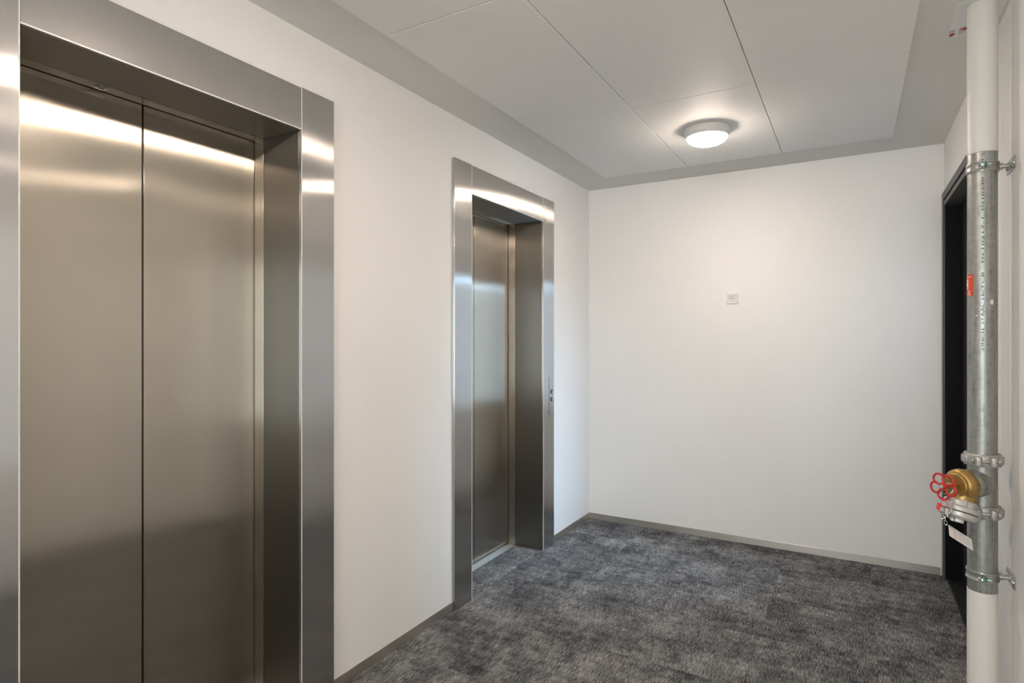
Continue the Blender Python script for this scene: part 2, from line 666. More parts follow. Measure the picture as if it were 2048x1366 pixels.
# ------------------------------------------------------------------ black door in the right wall
d1 = struct(empty('door_1', (0.56, 3.97, 0)), 'black steel framed glazed door beside the end wall')
cw = 0.058
J0, J1, JZ = 3.47, 4.469, 2.290          # clear opening
boxes('casing', [(XR - 0.012, XR, J1, YB - 0.001, 0.001, JZ + cw + 0.028)], M_BLACKTOP, d1, 0.002, 1)
boxes('casing', [(XR - 0.012, XR, J0 - cw, J0, 0.001, JZ + cw + 0.028)], M_BLACKTOP, d1, 0.002, 1)
boxes('casing', [(XR - 0.012, XR, J0, J1, JZ + 0.040, JZ + cw + 0.028)], M_BLACKTOP, d1, 0.002, 1)
boxes('frame_groove', [(XR - 0.003, XR + 0.02, J0, J1, JZ + 0.028, JZ + 0.040)], M_BLACK, d1)
boxes('frame_head', [(XR - 0.008, 0.70, J0, J1, JZ, JZ + 0.027)], M_BLACKTOP, d1, 0.001, 1)
boxes('jamb', [(XR, 0.70, J1, J1 + 0.018, 0.001, JZ)], M_BLACK, d1, 0.001, 1)
boxes('jamb', [(XR, 0.70, J0 - 0.018, J0, 0.001, JZ)], M_BLACK, d1, 0.001, 1)
boxes('door_stop', [(0.612, 0.640, J1 - 0.016, J1 - 0.0005, 0.004, JZ - 0.001)], M_BLACK, d1)
boxes('threshold', [(XR + 0.009, 0.70, J0, J1, -0.0075, 0.003)], M_BLACKSILL, d1, 0.001, 1)
leaf = empty('door_leaf', (0.585, 3.97, 0))
set_parent(leaf, d1)
L0, L1, LZ0, LZ1 = J0 + 0.004, J1 - 0.004, 0.012, JZ - 0.004
P0, P1, PZ0, PZ1 = 3.66, 4.25, 0.765, 2.10
for nm, bx in (('stile', (0.565, 0.608, P1, L1, LZ0, LZ1)), ('stile', (0.565, 0.608, L0, P0, LZ0, LZ1)),
               ('rail', (0.565, 0.608, P0, P1, PZ1, LZ1)), ('kick_panel', (0.565, 0.608, P0, P1, LZ0, PZ0))):
    boxes(nm, [bx], M_BLACK, leaf)
boxes('pane', [(0.584, 0.590, P0, P1, PZ0, PZ1)], M_GLASS, leaf)
bm = bmesh.new()
cyl(bm, (0.566, 3.56, 1.05), (0.52, 3.56, 1.05), 0.009, 16)
tube(bm, [(0.522, 3.56, 1.05), (0.519, 3.58, 1.05), (0.519, 3.68, 1.05)], 0.009, 12)
finish('handle', bm, M_CHROME, leaf, True)


# ------------------------------------------------------------------ lifts
def rounded_plate(name, x0, x1, y0, y1, z0, z1, mat, parent, bev):
    return boxes(name, [(x0, x1, y0, y1, z0, z1)], mat, parent, bev, 2)


def make_lift(y0, y1, label):
    yc = (y0 + y1) / 2
    yd = yc + 0.008
    t = tag(empty('elevator', (XL, yc, 0)), label, 'elevator', 'passenger lifts in the left wall')
    # wide flat surround: two full-height posts with a header between them
    rounded_plate('post', XL, FX, y0 - POST, y0 - 0.0010, 0.002, FRAME_TOP, M_STEEL, t, 0.003)
    post_r = rounded_plate('post', XL, FX, y1 + 0.0010, y1 + POST, 0.002, FRAME_TOP, M_STEEL, t, 0.003)
    rounded_plate('header', XL, FX - 0.001, y0 + 0.0004, y1 - 0.0004, OPEN_TOP, FRAME_TOP - 0.002, M_STEEL, t, 0.003)
    # added pale strips: highlights along the surround's edges, put into colour
    boxes('edge_highlight', [(FX - 0.002, FX + 0.0004, y0 - 0.0030, y0 - 0.0002, 0.004, FRAME_TOP - 0.003)], M_EDGEGLINT, t)
    boxes('edge_highlight', [(FX - 0.002, FX + 0.0004, y1 + 0.0002, y1 + 0.0030, 0.004, FRAME_TOP - 0.003)], M_EDGEGLINT, t)
    boxes('edge_highlight', [(FX - 0.002, FX + 0.0002, y0 + 0.001, y1 - 0.001, OPEN_TOP - 0.0008, OPEN_TOP + 0.0036)], M_EDGEGLINT, t)
    # deep lining of the opening
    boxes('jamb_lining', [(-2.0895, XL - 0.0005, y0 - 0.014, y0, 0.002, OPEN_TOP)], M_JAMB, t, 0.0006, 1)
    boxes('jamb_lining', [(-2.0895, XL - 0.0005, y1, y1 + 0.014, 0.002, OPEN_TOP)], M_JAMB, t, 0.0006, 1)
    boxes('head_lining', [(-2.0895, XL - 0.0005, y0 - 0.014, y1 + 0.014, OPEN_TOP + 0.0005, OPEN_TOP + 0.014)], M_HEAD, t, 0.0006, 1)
    # landing-door frame
    boxes('inner_jamb', [(-2.147, -2.0925, y0 - 0.014, y0, 0.003, OPEN_TOP)], M_DOOR, t, 0.0008, 1)
    boxes('inner_jamb', [(-2.147, -2.0925, y1, y1 + 0.014, 0.003, OPEN_TOP)], M_DOOR, t, 0.0008, 1)
    boxes('inner_head', [(-2.147, -2.0925, y0 - 0.014, y1 + 0.014, OPEN_TOP + 0.0005, OPEN_TOP + 0.014)], M_DOOR, t, 0.0008, 1)
    boxes('shaft_back', [(-2.235, -2.20, y0 - 0.015, y1 + 0.015, -0.006, OPEN_TOP + 0.015)], M_DARKGAP, t)
    # two centre-opening panels
    boxes('door_panel', [(-2.188, -2.152, y0 - 0.010, yd - 0.0030, 0.010, OPEN_TOP + 0.010)], M_DOOR, t, 0.0022, 2)
    boxes('door_panel', [(-2.188, -2.152, yd + 0.0030, y1 + 0.010, 0.010, OPEN_TOP + 0.010)], M_DOOR, t, 0.0022, 2)
    # grooved sill
    sill = boxes('sill', [(-2.195, -2.0915, y0, y1, -0.0075, 0.0005)], M_ALU, t)
    for k in range(5):
        x = -2.140 + k * 0.0105
        boxes('sill_rib', [(x - 0.0028, x + 0.0028, y0 + 0.001, y1 - 0.001, 0.0006, 0.0035)], M_ALU, sill, 0.0008, 1)
    return t, post_r


lift1, _ = make_lift(*LIFTS['near'], 'large brushed steel lift entrance nearest the camera with closed double doors')
lift2, post2 = make_lift(*LIFTS['far'], 'smaller looking steel lift entrance beside the end wall with call buttons')

# round lock escutcheon in the head of the near lift
bm = bmesh.new()
mt = Matrix.Translation((-2.118, 0.996, OPEN_TOP)) @ Matrix.Rotation(math.pi, 4, 'X')
lathe(bm, [(0.019, 0.0005), (0.019, 0.003), (0.016, 0.0045), (0.009, 0.0045), (0.008, 0.002), (0.0, 0.002)], mt, 28)
det = finish('door_sensor', bm, M_CHROME, lift1, True)
bm = bmesh.new()
lathe(bm, [(0.0068, 0.0024), (0.0068, 0.0036), (0, 0.0036)], mt, 16)
finish('sensor_eye', bm, M_RUBBER, det)

# call panel on the far lift's right post
cp = empty('call_panel', (FX, 3.80, 1.06))
set_parent(cp, lift2)
boxes('plate', [(FX - 0.0004, FX + 0.0012, 3.7575, 3.832, 0.937, 1.201)], M_STEEL, cp, 0.0004, 1)
boxes('slot', [(FX, FX + 0.0008, 3.7535, 3.7572, 0.937, 1.201)], M_INK, cp)
for z, up in ((1.097, 1), (1.045, -1)):
    bm = bmesh.new()
    mt = Matrix.Translation((FX + 0.0011, 3.793, z)) @ frame_from((1, 0, 0))
    lathe(bm, [(0.0155, 0), (0.0155, 0.004), (0.0125, 0.005), (0, 0.005)], mt, 28)
    b = finish('call_button', bm, M_RUBBER, cp, True)
    bm = bmesh.new()
    s = 0.0082
    pts = [(-s, -s * 0.8 * up), (s, -s * 0.8 * up), (0, s * 1.0 * up)]
    lo = [bm.verts.new((FX + 0.0062, 3.793 + y, z + zz)) for y, zz in pts]
    hi = [bm.verts.new((FX + 0.0069, 3.793 + y, z + zz)) for y, zz in pts]
    bm.faces.new(lo); bm.faces.new(hi)
    for i in range(3):
        bm.faces.new((lo[i], lo[(i + 1) % 3], hi[(i + 1) % 3], hi[i]))
    o = finish('arrow', bm, M_WHITEPLASTIC)
    o.parent = cp
    o.matrix_parent_inverse = world_of(cp).inverted()
for z in (1.192, 0.946):
    bm = bmesh.new()
    lathe(bm, [(0.0042, 0), (0.0042, 0.0008), (0.003, 0.0016), (0, 0.0018)], Matrix.Translation((FX + 0.0011, 3.793, z)) @ frame_from((1, 0, 0)), 14)
    finish('screw', bm, M_CHROME, cp, True)


# ------------------------------------------------------------------ ceiling lamps
def make_lamp(x, y, label, strength_mat):
    zt = ZC - 0.020
    t = tag(empty('ceiling_lamp', (x, y, zt)), label, 'ceiling lamp', 'round ceiling lamps')
    mt = Matrix.Translation((x, y, zt)) @ Matrix.Rotation(math.pi, 4, 'X')
    bm = bmesh.new()
    lathe(bm, [(0.112, 0.0), (0.124, 0.003), (0.1265, 0.008), (0.1175, 0.049), (0.114, 0.051), (0.1115, 0.0485)], mt, 64)
    finish('rim', bm, M_LAMPRIM, t, True, 50)
    prof = [(0.112, 0.0475)]
    for k in range(1, 9):
        a = k / 8 * math.pi / 2
        prof.append((0.112 * math.cos(a), 0.0475 + 0.046 * math.sin(a)))
    prof[-1] = (0.0, prof[-1][1])
    bm = bmesh.new()
    lathe(bm, prof, mt, 64, close=False)
    finish('opal_lens', bm, strength_mat, t, True, 80)
    return t


make_lamp(-0.722, 3.475, 'lit round ceiling lamp with white rim in front of the end wall', M_LENS)
make_lamp(-0.715, 1.290, 'round lit ceiling lamp overhead between the two lifts', M_LENS)
make_lamp(-0.715, -0.900, 'round lit ceiling lamp behind the near lift', M_LENS)

# ------------------------------------------------------------------ socket on the end wall
sx, sz = -0.762, 1.768
so = tag(empty('wall_socket', (sx, YB, sz)), 'square white wall socket alone on the end wall', 'socket')


def sq(h):
    return [(-h, -h), (h, -h), (h, h), (-h, h)]


def ring_face(name, loops, mat, parent):
    """stacked square/round loops (pts, depth towards the room), bridged"""
    bm = bmesh.new()
    R = []
    for pts, d in loops:
        R.append([bm.verts.new((sx + x, YB - d, sz + y)) for x, y in pts])
    for A, B in zip(R, R[1:]):
        n = len(A)
        for i in range(n):
            bm.faces.new((A[i], A[(i + 1) % n], B[(i + 1) % n], B[i]))
    return bm, R


bm, R = ring_face('frame', [(sq(0.0405), 0.0), (sq(0.0405), 0.005), (sq(0.0375), 0.0095), (sq(0.030), 0.0105), (sq(0.0285), 0.0095), (sq(0.0285), 0.0)], None, None)
finish('frame', bm, M_WHITEPLASTIC, so)


def sqloop(h, n=8):
    out = []
    for k in range(4):
        a = [(-h, -h), (h, -h), (h, h), (-h, h)][k]
        b = [(-h, -h), (h, -h), (h, h), (-h, h)][(k + 1) % 4]
        for i in range(n):
            out.append((a[0] + (b[0] - a[0]) * i / n, a[1] + (b[1] - a[1]) * i / n))
    return out


def circ(r, n=32):
    return [(r * math.cos(-3 * math.pi / 4 + 2 * math.pi * i / n), r * math.sin(-3 * math.pi / 4 + 2 * math.pi * i / n)) for i in range(n)]


bm, R = ring_face('insert', [(sqloop(0.028), 0.0), (sqloop(0.028), 0.0115), (circ(0.0205), 0.0115), (circ(0.0198), 0.0105), (circ(0.0192), 0.0012)], None, None)
bm.faces.new(R[-1])
ins = finish('insert', bm, M_SOCKETIN, so)
for dx in (-0.0095, 0.0095):
    bm = bmesh.new()
    lathe(bm, [(0.0029, 0), (0.0029, 0.0012), (0, 0.0012)], Matrix.Translation((sx + dx, YB - 0.0013, sz)) @ frame_from((0, -1, 0)), 14)
    finish('pin_hole', bm, M_RUBBER, ins)
for dz in (0.0165, -0.0165):
    boxes('earth_clip', [(sx - 0.002, sx + 0.002, YB - 0.009, YB - 0.002, sz + dz - 0.0018, sz + dz + 0.0018)], M_RUBBER if dz > 0 else M_ZINC, ins)

# ------------------------------------------------------------------ riser pipe
PX, PY, PR = 0.4074, 2.720, 0.04445


def zs(z):
    """heights taken at the wall bracket, carried to the pipe's distance"""
    return 1.475 + (z - 1.475) * 1.0287


riser = tag(empty('riser_pipe', (PX, PY, 0)), 'grey and white fire riser pipe in front of the right wall', 'pipe')
T0 = Matrix.Translation((PX, PY, 0))


def sleeve(name, prof, mat, parent, seg=48, smooth=True):
    bm = bmesh.new()
    lathe(bm, prof, T0, seg)
    return finish(name, bm, mat, parent, smooth, 40)


VZ = zs(0.966)                       # height of the valve outlet
ZU, ZL = zs(1.050), zs(0.868)            # grooved couplings
o = sleeve('white_pipe', [(PR + 0.0012, zs(2.128)), (PR + 0.0012, ZC)], M_WHITEPIPE, riser); o['label'] = 'white upper pipe section'
o = sleeve('white_pipe', [(PR + 0.0012, 0.001), (PR + 0.0012, zs(0.588))], M_WHITEPIPE, riser); o['label'] = 'white lower pipe section'
sleeve('galvanised_pipe', [(PR, ZU + 0.003), (PR, zs(2.128) - 0.0005)], M_GALV, riser)
sleeve('galvanised_pipe', [(PR, zs(0.588) + 0.0005), (PR, ZL - 0.003)], M_GALV, riser)
sleeve('tee_run', [(PR, ZL - 0.002), (PR, ZU + 0.002)], M_GALV, riser)
VA = Vector((-0.684, -0.729, 0)).normalized()    # valve axis, out into the corridor


def va(s, dz=0.0):
    return Vector((PX, PY, VZ + dz)) + VA * s


VM = Matrix.Translation((PX, PY, VZ)) @ frame_from(VA)
bm = bmesh.new()
lathe(bm, [(0.050, 0.012), (0.050, 0.056), (0.0515, 0.060), (0.0515, 0.076), (0.049, 0.079), (0.040, 0.079)], VM, 44)
finish('tee_branch', bm, M_GALV, riser, True)

CAMDIR = Vector((-PX, -PY, 0)).normalized()
CAMR = Vector((0, 0, 1)).cross(-CAMDIR) * -1     # to the right as seen from the room
if CAMR.x < 0:
    CAMR = -CAMR


def polar(ang, r, z):
    """point around the pipe; ang=0 faces the room, positive to the right"""
    d = CAMDIR * math.cos(ang) + CAMR * math.sin(ang)
    return Vector((PX, PY, z)) + d * r


def coupling(z):
    c = empty('coupling', (PX, PY, z))
    set_parent(c, riser)
    tz = Matrix.Translation((PX, PY, z))
    bm = bmesh.new()
    lathe(bm, [(PR + 0.0006, -0.021), (PR + 0.009, -0.022), (PR + 0.0125, -0.017), (PR + 0.0135, 0.0), (PR + 0.0125, 0.017), (PR + 0.009, 0.022), (PR + 0.0006, 0.021)], tz, 40)
    finish('housing', bm, M_CAST, c, True, 35)
    a0 = 0.16
    for side, ab in ((1, a0), (-1, a0 + math.pi)):
        ctr = polar(ab, PR + 0.012, z)
        rad = (CAMDIR * math.cos(ab) + CAMR * math.sin(ab))
        tan = Vector((0, 0, 1)).cross(rad)
        fm = Matrix((tan, rad, Vector((0, 0, 1)))).transposed().to_4x4()
        fm.translation = ctr
        for k in (-1, 1):
            bm = bmesh.new()
            pts = [(-0.012, -0.012), (0.010, -0.012), (0.012, 0.008), (0.006, 0.016), (-0.006, 0.016), (-0.012, 0.008)]
            b2 = bmesh.new()
            prism(b2, pts, -0.017, 0.017)
            bevel(b2, 0.003, 2)
            bmesh.ops.transform(b2, matrix=fm @ Matrix.Translation((k * 0.022, 0, 0)), verts=b2.verts)
            tmp = bpy.data.meshes.new('tmp'); b2.to_mesh(tmp); b2.free(); bm.from_mesh(tmp); bpy.data.meshes.remove(tmp)
            finish('lug', bm, M_CAST, c, True, 35)
        bm = bmesh.new()
        q = ctr + rad * 0.002
        cyl(bm, q - tan * 0.036, q + tan * 0.036, 0.0058, 14)
        for k in (-1, 1):
            hm = Matrix.Translation(q + tan * (k * 0.034)) @ frame_from(tan * k)
            prism(bm, hexpts(0.0105), 0.0, 0.008, hm)
        finish('bolt', bm, M_ZINC, c, True, 30)
    # side ridges of the cast housing
    for ab in (-1.25, 1.45):
        rad = (CAMDIR * math.cos(ab) + CAMR * math.sin(ab))
        tan = Vector((0, 0, 1)).cross(rad)
        fm = Matrix((tan, rad, Vector((0, 0, 1)))).transposed().to_4x4()
        fm.translation = polar(ab, PR + 0.010, z)
        b2 = bmesh.new()
        prism(b2, [(-0.026, -0.006), (0.026, -0.006), (0.016, 0.007), (-0.016, 0.007)], -0.013, 0.013)
        bevel(b2, 0.003, 2)
        bmesh.ops.transform(b2, matrix=fm, verts=b2.verts)
        finish('key', b2, M_CAST, c, True, 35)


coupling(ZU)
coupling(ZL)


def clamp(z):
    c = empty('pipe_clamp', (PX, PY, z))
    set_parent(c, riser)
    tz = Matrix.Translation((PX, PY, z))
    bm = bmesh.new()
    r = PR + 0.0012
    lathe(bm, [(r, -0.0165), (r + 0.0035, -0.0165), (r + 0.0042, -0.013), (r + 0.0022, -0.010), (r + 0.0022, 0.010), (r + 0.0042, 0.013), (r + 0.0035, 0.0165), (r, 0.0165)], tz, 48)
    finish('band', bm, M_ZINC, c, True, 35)
    ab = 0.02
    rad = (CAMDIR * math.cos(ab) + CAMR * math.sin(ab))
    tan = -Vector((0, 0, 1)).cross(rad)
    if tan.dot(CAMR) < 0:
        tan = -tan
    fm = Matrix((tan, rad, Vector((0, 0, 1)))).transposed().to_4x4()
    fm.translation = polar(ab, PR + 0.004, z)
    for k, th in ((-0.0075, 0.003), (0.0015, 0.003)):
        b2 = bmesh.new()
        box(b2, k, k + th, 0.0, 0.021, -0.0165, 0.0165)
        bevel(b2, 0.001, 1)
        bmesh.ops.transform(b2, matrix=fm, verts=b2.verts)
        finish('flange', b2, M_ZINC, c)
    q = fm @ Vector((0, 0.012, 0))
    bm = bmesh.new()
    prism(bm, hexpts(0.0070), -0.013, -0.0076, Matrix.Translation(q) @ frame_from(tan))
    finish('screw_head', bm, M_CHROME, c)
    bm = bmesh.new()
    lathe(bm, [(0.0062, 0.0048), (0.0062, 0.0125), (0.0052, 0.013)], Matrix.Translation(q) @ frame_from(tan), 14)
    o = finish('lock_nut', bm, M_GREEN, c); o['label'] = 'green plastic nut'
    bm = bmesh.new()
    cyl(bm, q + tan * 0.013, q + tan * 0.024, 0.0036, 12)
    finish('screw_shank', bm, M_ZINC, c)
    # boss, rod and wall plate
    bm = bmesh.new()
    cyl(bm, (PX + r + 0.001, PY, z), (PX + r + 0.012, PY, z), 0.0125, 24)
    cyl(bm, (PX + r + 0.012, PY, z), (XR - 0.0085, PY, z), 0.0085, 20)
    finish('rod', bm, M_ZINC, c, True, 35)
    bm = bmesh.new()
    prism(bm, hexpts(0.0135), 0, 0.0045, Matrix.Translation((XR - 0.0085, PY, z)) @ frame_from((1, 0, 0)))
    finish('nut', bm, M_ZINC, c)
    pts = [(-0.066, -0.014), (-0.058, -0.0225), (0.058, -0.0225), (0.066, -0.014), (0.066, 0.014), (0.058, 0.0225), (-0.058, 0.0225), (-0.066, 0.014)]
    b2 = bmesh.new()
    prism(b2, pts, 0.0, 0.0035)
    bevel(b2, 0.0008, 1)
    fm = Matrix((Vector((0, -1, 0)), Vector((0, 0, 1)), Vector((-1, 0, 0)))).transposed().to_4x4()
    fm.translation = (XR - 0.0003, PY, z)
    bmesh.ops.transform(b2, matrix=fm, verts=b2.verts)
    pl = finish('wall_plate', b2, M_ZINC, c)
    for k in (-0.043, 0.043):
        bm = bmesh.new()
        prism(bm, hexpts(0.009), 0.0036, 0.010, fm @ Matrix.Translation((k, 0, 0)))
        lathe(bm, [(0.0115, 0.0036), (0.0115, 0.0048)], fm @ Matrix.Translation((k, 0, 0)), 18)
        finish('wall_bolt', bm, M_CHROME, c)


clamp(zs(2.077))
clamp(zs(0.643))


# print on the galvanised pipe: lettering that runs upwards, wrapped round the pipe
def wrap(ang0, z0, sz_=1.0, sh=1.0, lift=0.0005):
    def fn(x, y, zz):
        # x along the writing -> up the pipe, y across -> round the pipe to the left
        return polar(ang0 - (y * sh) / PR, PR + lift + zz, z0 + x * sz_)
    return fn


for s, z0, L in (('ZINCH', 1.432, 0.080), ('STAAL', 1.525, 0.075), ('16/TCB', 1.612, 0.098), ('EN', 1.740, 0.032), ('10217-1', 1.788, 0.112),
                 ('EN', 1.922, 0.030), ('10240', 1.962, 0.078), ('1 1', 2.098, 0.022)):
    me = text_mesh(s, 0.0110)
    xs = [v.co.x for v in me.vertices]
    x0, x1 = min(xs), max(xs)
    k = L / (x1 - x0)
    for v in me.vertices:
        v.co.x = (v.co.x - x0) * k
    place_mesh('pipe_print', me, M_INK, wrap(0.10, zs(z0)), riser)


# red-orange sticker on the pipe's left flank
def cyl_patch(bm, a0, a1, z0, z1, lift, n=14):
    A = [bm.verts.new(polar(a0 + (a1 - a0) * i / n, PR + lift, z0)) for i in range(n + 1)]
    B = [bm.verts.new(polar(a0 + (a1 - a0) * i / n, PR + lift, z1)) for i in range(n + 1)]
    for i in range(n):
        bm.faces.new((A[i], A[i + 1], B[i + 1], B[i]))


bm = bmesh.new()
cyl_patch(bm, -2.35, -0.60, zs(1.627), zs(1.702), 0.0006)
stk = finish('sticker', bm, M_ORANGE, riser); stk['label'] = 'red orange sticker with white print'


def wrap_h(ang1, z0, lift=0.0010):
    def fn(x, y, zz):
        return polar(ang1 + x / PR, PR + lift + zz, z0 + y)
    return fn


place_mesh('sticker_print', text_mesh('LEIDING', 0.0082, 'RIGHT'), M_WHITEPLASTIC, wrap_h(-0.70, zs(1.691)), stk)
bm = bmesh.new()
cyl_patch(bm, -1.30, -1.10, zs(1.650), zs(1.686), 0.0010, 3)
cyl_patch(bm, -1.9, -1.7, zs(1.650), zs(1.686), 0.0010, 3)
cyl_patch(bm, -1.7, -1.3, zs(1.664), zs(1.672), 0.0010, 4)
finish('sticker_mark', bm, M_WHITEPLASTIC, stk)
bm = bmesh.new()
for k in range(4):
    cyl_patch(bm, -1.15, -0.82 - 0.05 * (k % 2), zs(1.630 + 0.0045 * k), zs(1.6318 + 0.0045 * k), 0.0010, 4)
finish('sticker_lines', bm, M_LABEL, stk)
# splashes of white paint on the pipe
for (ang, z, w, h) in ((0.64, 1.602, 0.0070, 0.0105), (-0.08, 1.618, 0.0035, 0.005), (-0.36, 1.556, 0.005, 0.003), (-0.1, 1.585, 0.0018, 0.006)):
    bm = bmesh.new()
    z = zs(z)
    rnd = [0.75 + 0.5 * random.random() for _ in range(12)]
    ctr = bm.verts.new(polar(ang, PR + 0.0012, z))
    rg = [bm.verts.new(polar(ang + w * rnd[i] * math.cos(i * math.pi / 6) / PR, PR + 0.0005, z + h * rnd[i] * math.sin(i * math.pi / 6))) for i in range(12)]
    for i in range(12):
        bm.faces.new((ctr, rg[i], rg[(i + 1) % 12]))
    finish('paint_spot', bm, M_WHITEPIPE, riser, True)

# ------------------------------------------------------------------ landing valve on the riser
valve = tag(empty('landing_valve', va(0.11)), 'brass fire valve with red handwheel screwed to the riser pipe', 'valve')
bm = bmesh.new()
prism(bm, hexpts(0.0535, 6, 0.2), 0.0805, 0.091, VM)
lathe(bm, [(0.048, 0.090), (0.0545, 0.096), (0.0565, 0.104), (0.0550, 0.114), (0.0495, 0.124), (0.0440, 0.128)], VM, 48)
bmesh.ops.create_uvsphere(bm, u_segments=36, v_segments=20, radius=0.046, matrix=Matrix.Translation(va(0.086, -0.012)))
body = finish('valve_body', bm, M_BRASS, valve, True, 38)
OD = (VA * 0.34 + Vector((0, 0, -1))).normalized()          # outlet points down
OC = va(0.088, -0.012)
OM = Matrix.Translation(OC) @ frame_from(OD)
bm = bmesh.new()
lathe(bm, [(0.046, 0.004), (0.0445, 0.034), (0.0425, 0.060)], OM, 40)
finish('outlet_neck', bm, M_BRASS, valve, True)
bm = bmesh.new()
lathe(bm, [(0.0425, 0.127), (0.0420, 0.1355), (0.0395, 0.138), (0.0, 0.138)], VM, 48)
bon = finish('bonnet', bm, M_BRASS, valve, True, 30)
# raised casting marks round the bonnet
for s, a in (('16', 0.6), ('PN', 2.5), ('DN65', -1.6)):
    me = text_mesh(s, 0.0095, 'CENTER', 0.0005)

    def fn(x, y, zz, a=a):
        r = 0.0275 + y
        t = a - x / 0.028
        return VM @ Vector((r * math.cos(t), r * math.sin(t), 0.1385 + zz))
    place_mesh('casting_mark', me, M_BRASS, fn, bon)
bm = bmesh.new()
prism(bm, hexpts(0.0195, 6, 0.35), 0.1385, 0.155, VM)
lathe(bm, [(0.0125, 0.155), (0.0125, 0.165), (0.009, 0.168)], VM, 24)
finish('gland_nut', bm, M_BRASS, valve, True, 30)
bm = bmesh.new()
lathe(bm, [(0.0055, 0.168), (0.0055, 0.196)], VM, 16)
finish('stem', bm, M_CHROME, valve, True)
# five-lobed handwheel
wheel = empty('handwheel', va(0.191))
set_parent(wheel, valve)
WM = Matrix.Translation(va(0.191)) @ frame_from(VA)
# local axes of WM: find the direction that points down
down = (WM.to_3x3().inverted() @ Vector((0, 0, -1)))
phi = math.atan2(down.y, down.x)
lob = 5
bm = bmesh.new()
for k in range(lob):
    ac = phi + 2 * math.pi * k / lob
    c = Vector((0.0274 * math.cos(ac), 0.0274 * math.sin(ac), 0))
    arc = []
    for i in range(19):
        t = -1.86 + 3.72 * i / 18
        arc.append(WM @ (c + Vector((0.0194 * math.cos(ac + t), 0.0194 * math.sin(ac + t), 0))))
    tube(bm, arc, 0.0037, 12)
finish('rim', bm, M_RED, wheel, True, 60)
for k in range(lob):
    a = phi + 2 * math.pi * (k + 0.5) / lob
    bm = bmesh.new()
    tube(bm, [WM @ Vector((r * math.cos(a), r * math.sin(a), dz)) for r, dz in ((0.007, 0.001), (0.016, 0.0005), (0.0290, 0.0))], [0.0040, 0.0034, 0.0034], 10)
    finish('spoke', bm, M_RED, wheel, True, 60)
bm = bmesh.new()
lathe(bm, [(0.0105, -0.007), (0.0120, -0.005), (0.0120, 0.005), (0.0105, 0.007), (0.0, 0.007)], WM, 28)
finish('hub', bm, M_RED, wheel, True, 40)
bm = bmesh.new()
prism(bm, hexpts(0.0062, 6, 0.4), 0.007, 0.0115, WM)
lathe(bm, [(0.0065, 0.007), (0.0065, 0.0085)], WM, 20)
finish('hub_nut', bm, M_CHROME, wheel)

# aluminium hose coupling with its blank cap
outlet = empty('hose_coupling', OC + OD * 0.06)
set_parent(outlet, valve)
bm = bmesh.new()
lathe(bm, [(0.0455, 0.047), (0.0465, 0.049), (0.0465, 0.066), (0.0475, 0.068), (0.0555, 0.069), (0.0585, 0.071), (0.0595, 0.075), (0.0595, 0.0855), (0.058, 0.0868), (0.05, 0.0868)], OM, 56)
finish('coupling_ring', bm, M_ALUCAST, outlet, True, 35)
for a in (0.4, 0.4 + math.pi, 0.4 + math.pi / 2, 0.4 - math.pi / 2):
    b2 = bmesh.new()
    box(b2, 0.043, 0.0545, -0.010, 0.010, 0.050, 0.071)
    bevel(b2, 0.002, 2)
    bmesh.ops.transform(b2, matrix=OM @ Matrix.Rotation(a, 4, 'Z'), verts=b2.verts)
    finish('grip_lug', b2, M_ALUCAST, outlet, True, 35)
bm = bmesh.new()
lathe(bm, [(0.0565, 0.0870), (0.0565, 0.0895)], OM, 48)
o = finish('gasket', bm, M_RUBBER, outlet); o['label'] = 'black rubber seal'
cap = empty('blank_cap', OC + OD * 0.10)
set_parent(cap, valve)
bm = bmesh.new()
lathe(bm, [(0.050, 0.0897), (0.058, 0.0900), (0.0595, 0.0915), (0.0595, 0.100), (0.0575, 0.106), (0.050, 0.1125), (0.030, 0.114), (0.0, 0.114)], OM, 56)
finish('cap_shell', bm, M_ALUCAST, cap, True, 30)
for a in (0.75, 0.75 + math.pi / 2 * 2):
    b2 = bmesh.new()
    box(b2, 0.018, 0.040, -0.013, 0.013, 0.1125, 0.127)
    bevel(b2, 0.003, 2)
    bmesh.ops.transform(b2, matrix=OM @ Matrix.Rotation(a, 4, 'Z'), verts=b2.verts)
    finish('cap_lug', b2, M_ALUCAST, cap, True, 35)
bm = bmesh.new()
lathe(bm, [(0.010, 0.113), (0.010, 0.121), (0.008, 0.123), (0.0, 0.123)], OM, 20)
finish('cap_boss', bm, M_ZINC, cap, True)

# chain hanging from a split ring behind the wheel
VIEW = Vector((0.150, 0.989, 0)).normalized()
SIDE = Vector((VIEW.y, -VIEW.x, 0))


def near(du, dv, dn=0.0):
    """point by offsets in metres from the wheel's centre: sideways, up, away from the room"""
    return va(0.191) + SIDE * du + Vector((0, 0, dv)) + VIEW * dn


chain = tag(empty('cap_chain', near(0.018, -0.03)), 'bright steel chain hanging from the red handwheel', 'chain')
bm = bmesh.new()
rc = near(0.009, -0.010, 0.016)
pts = []
for i in range(28):
    a = 2 * math.pi * i / 28
    pts.append(rc + SIDE * (0.0185 * math.cos(a)) + Vector((0, 0, 0.0185 * math.sin(a))) + VIEW * (0.006 * math.cos(a)))
tube(bm, pts, 0.0016, 8, True)
finish('split_ring', bm, M_CHROME, chain, True, 60)


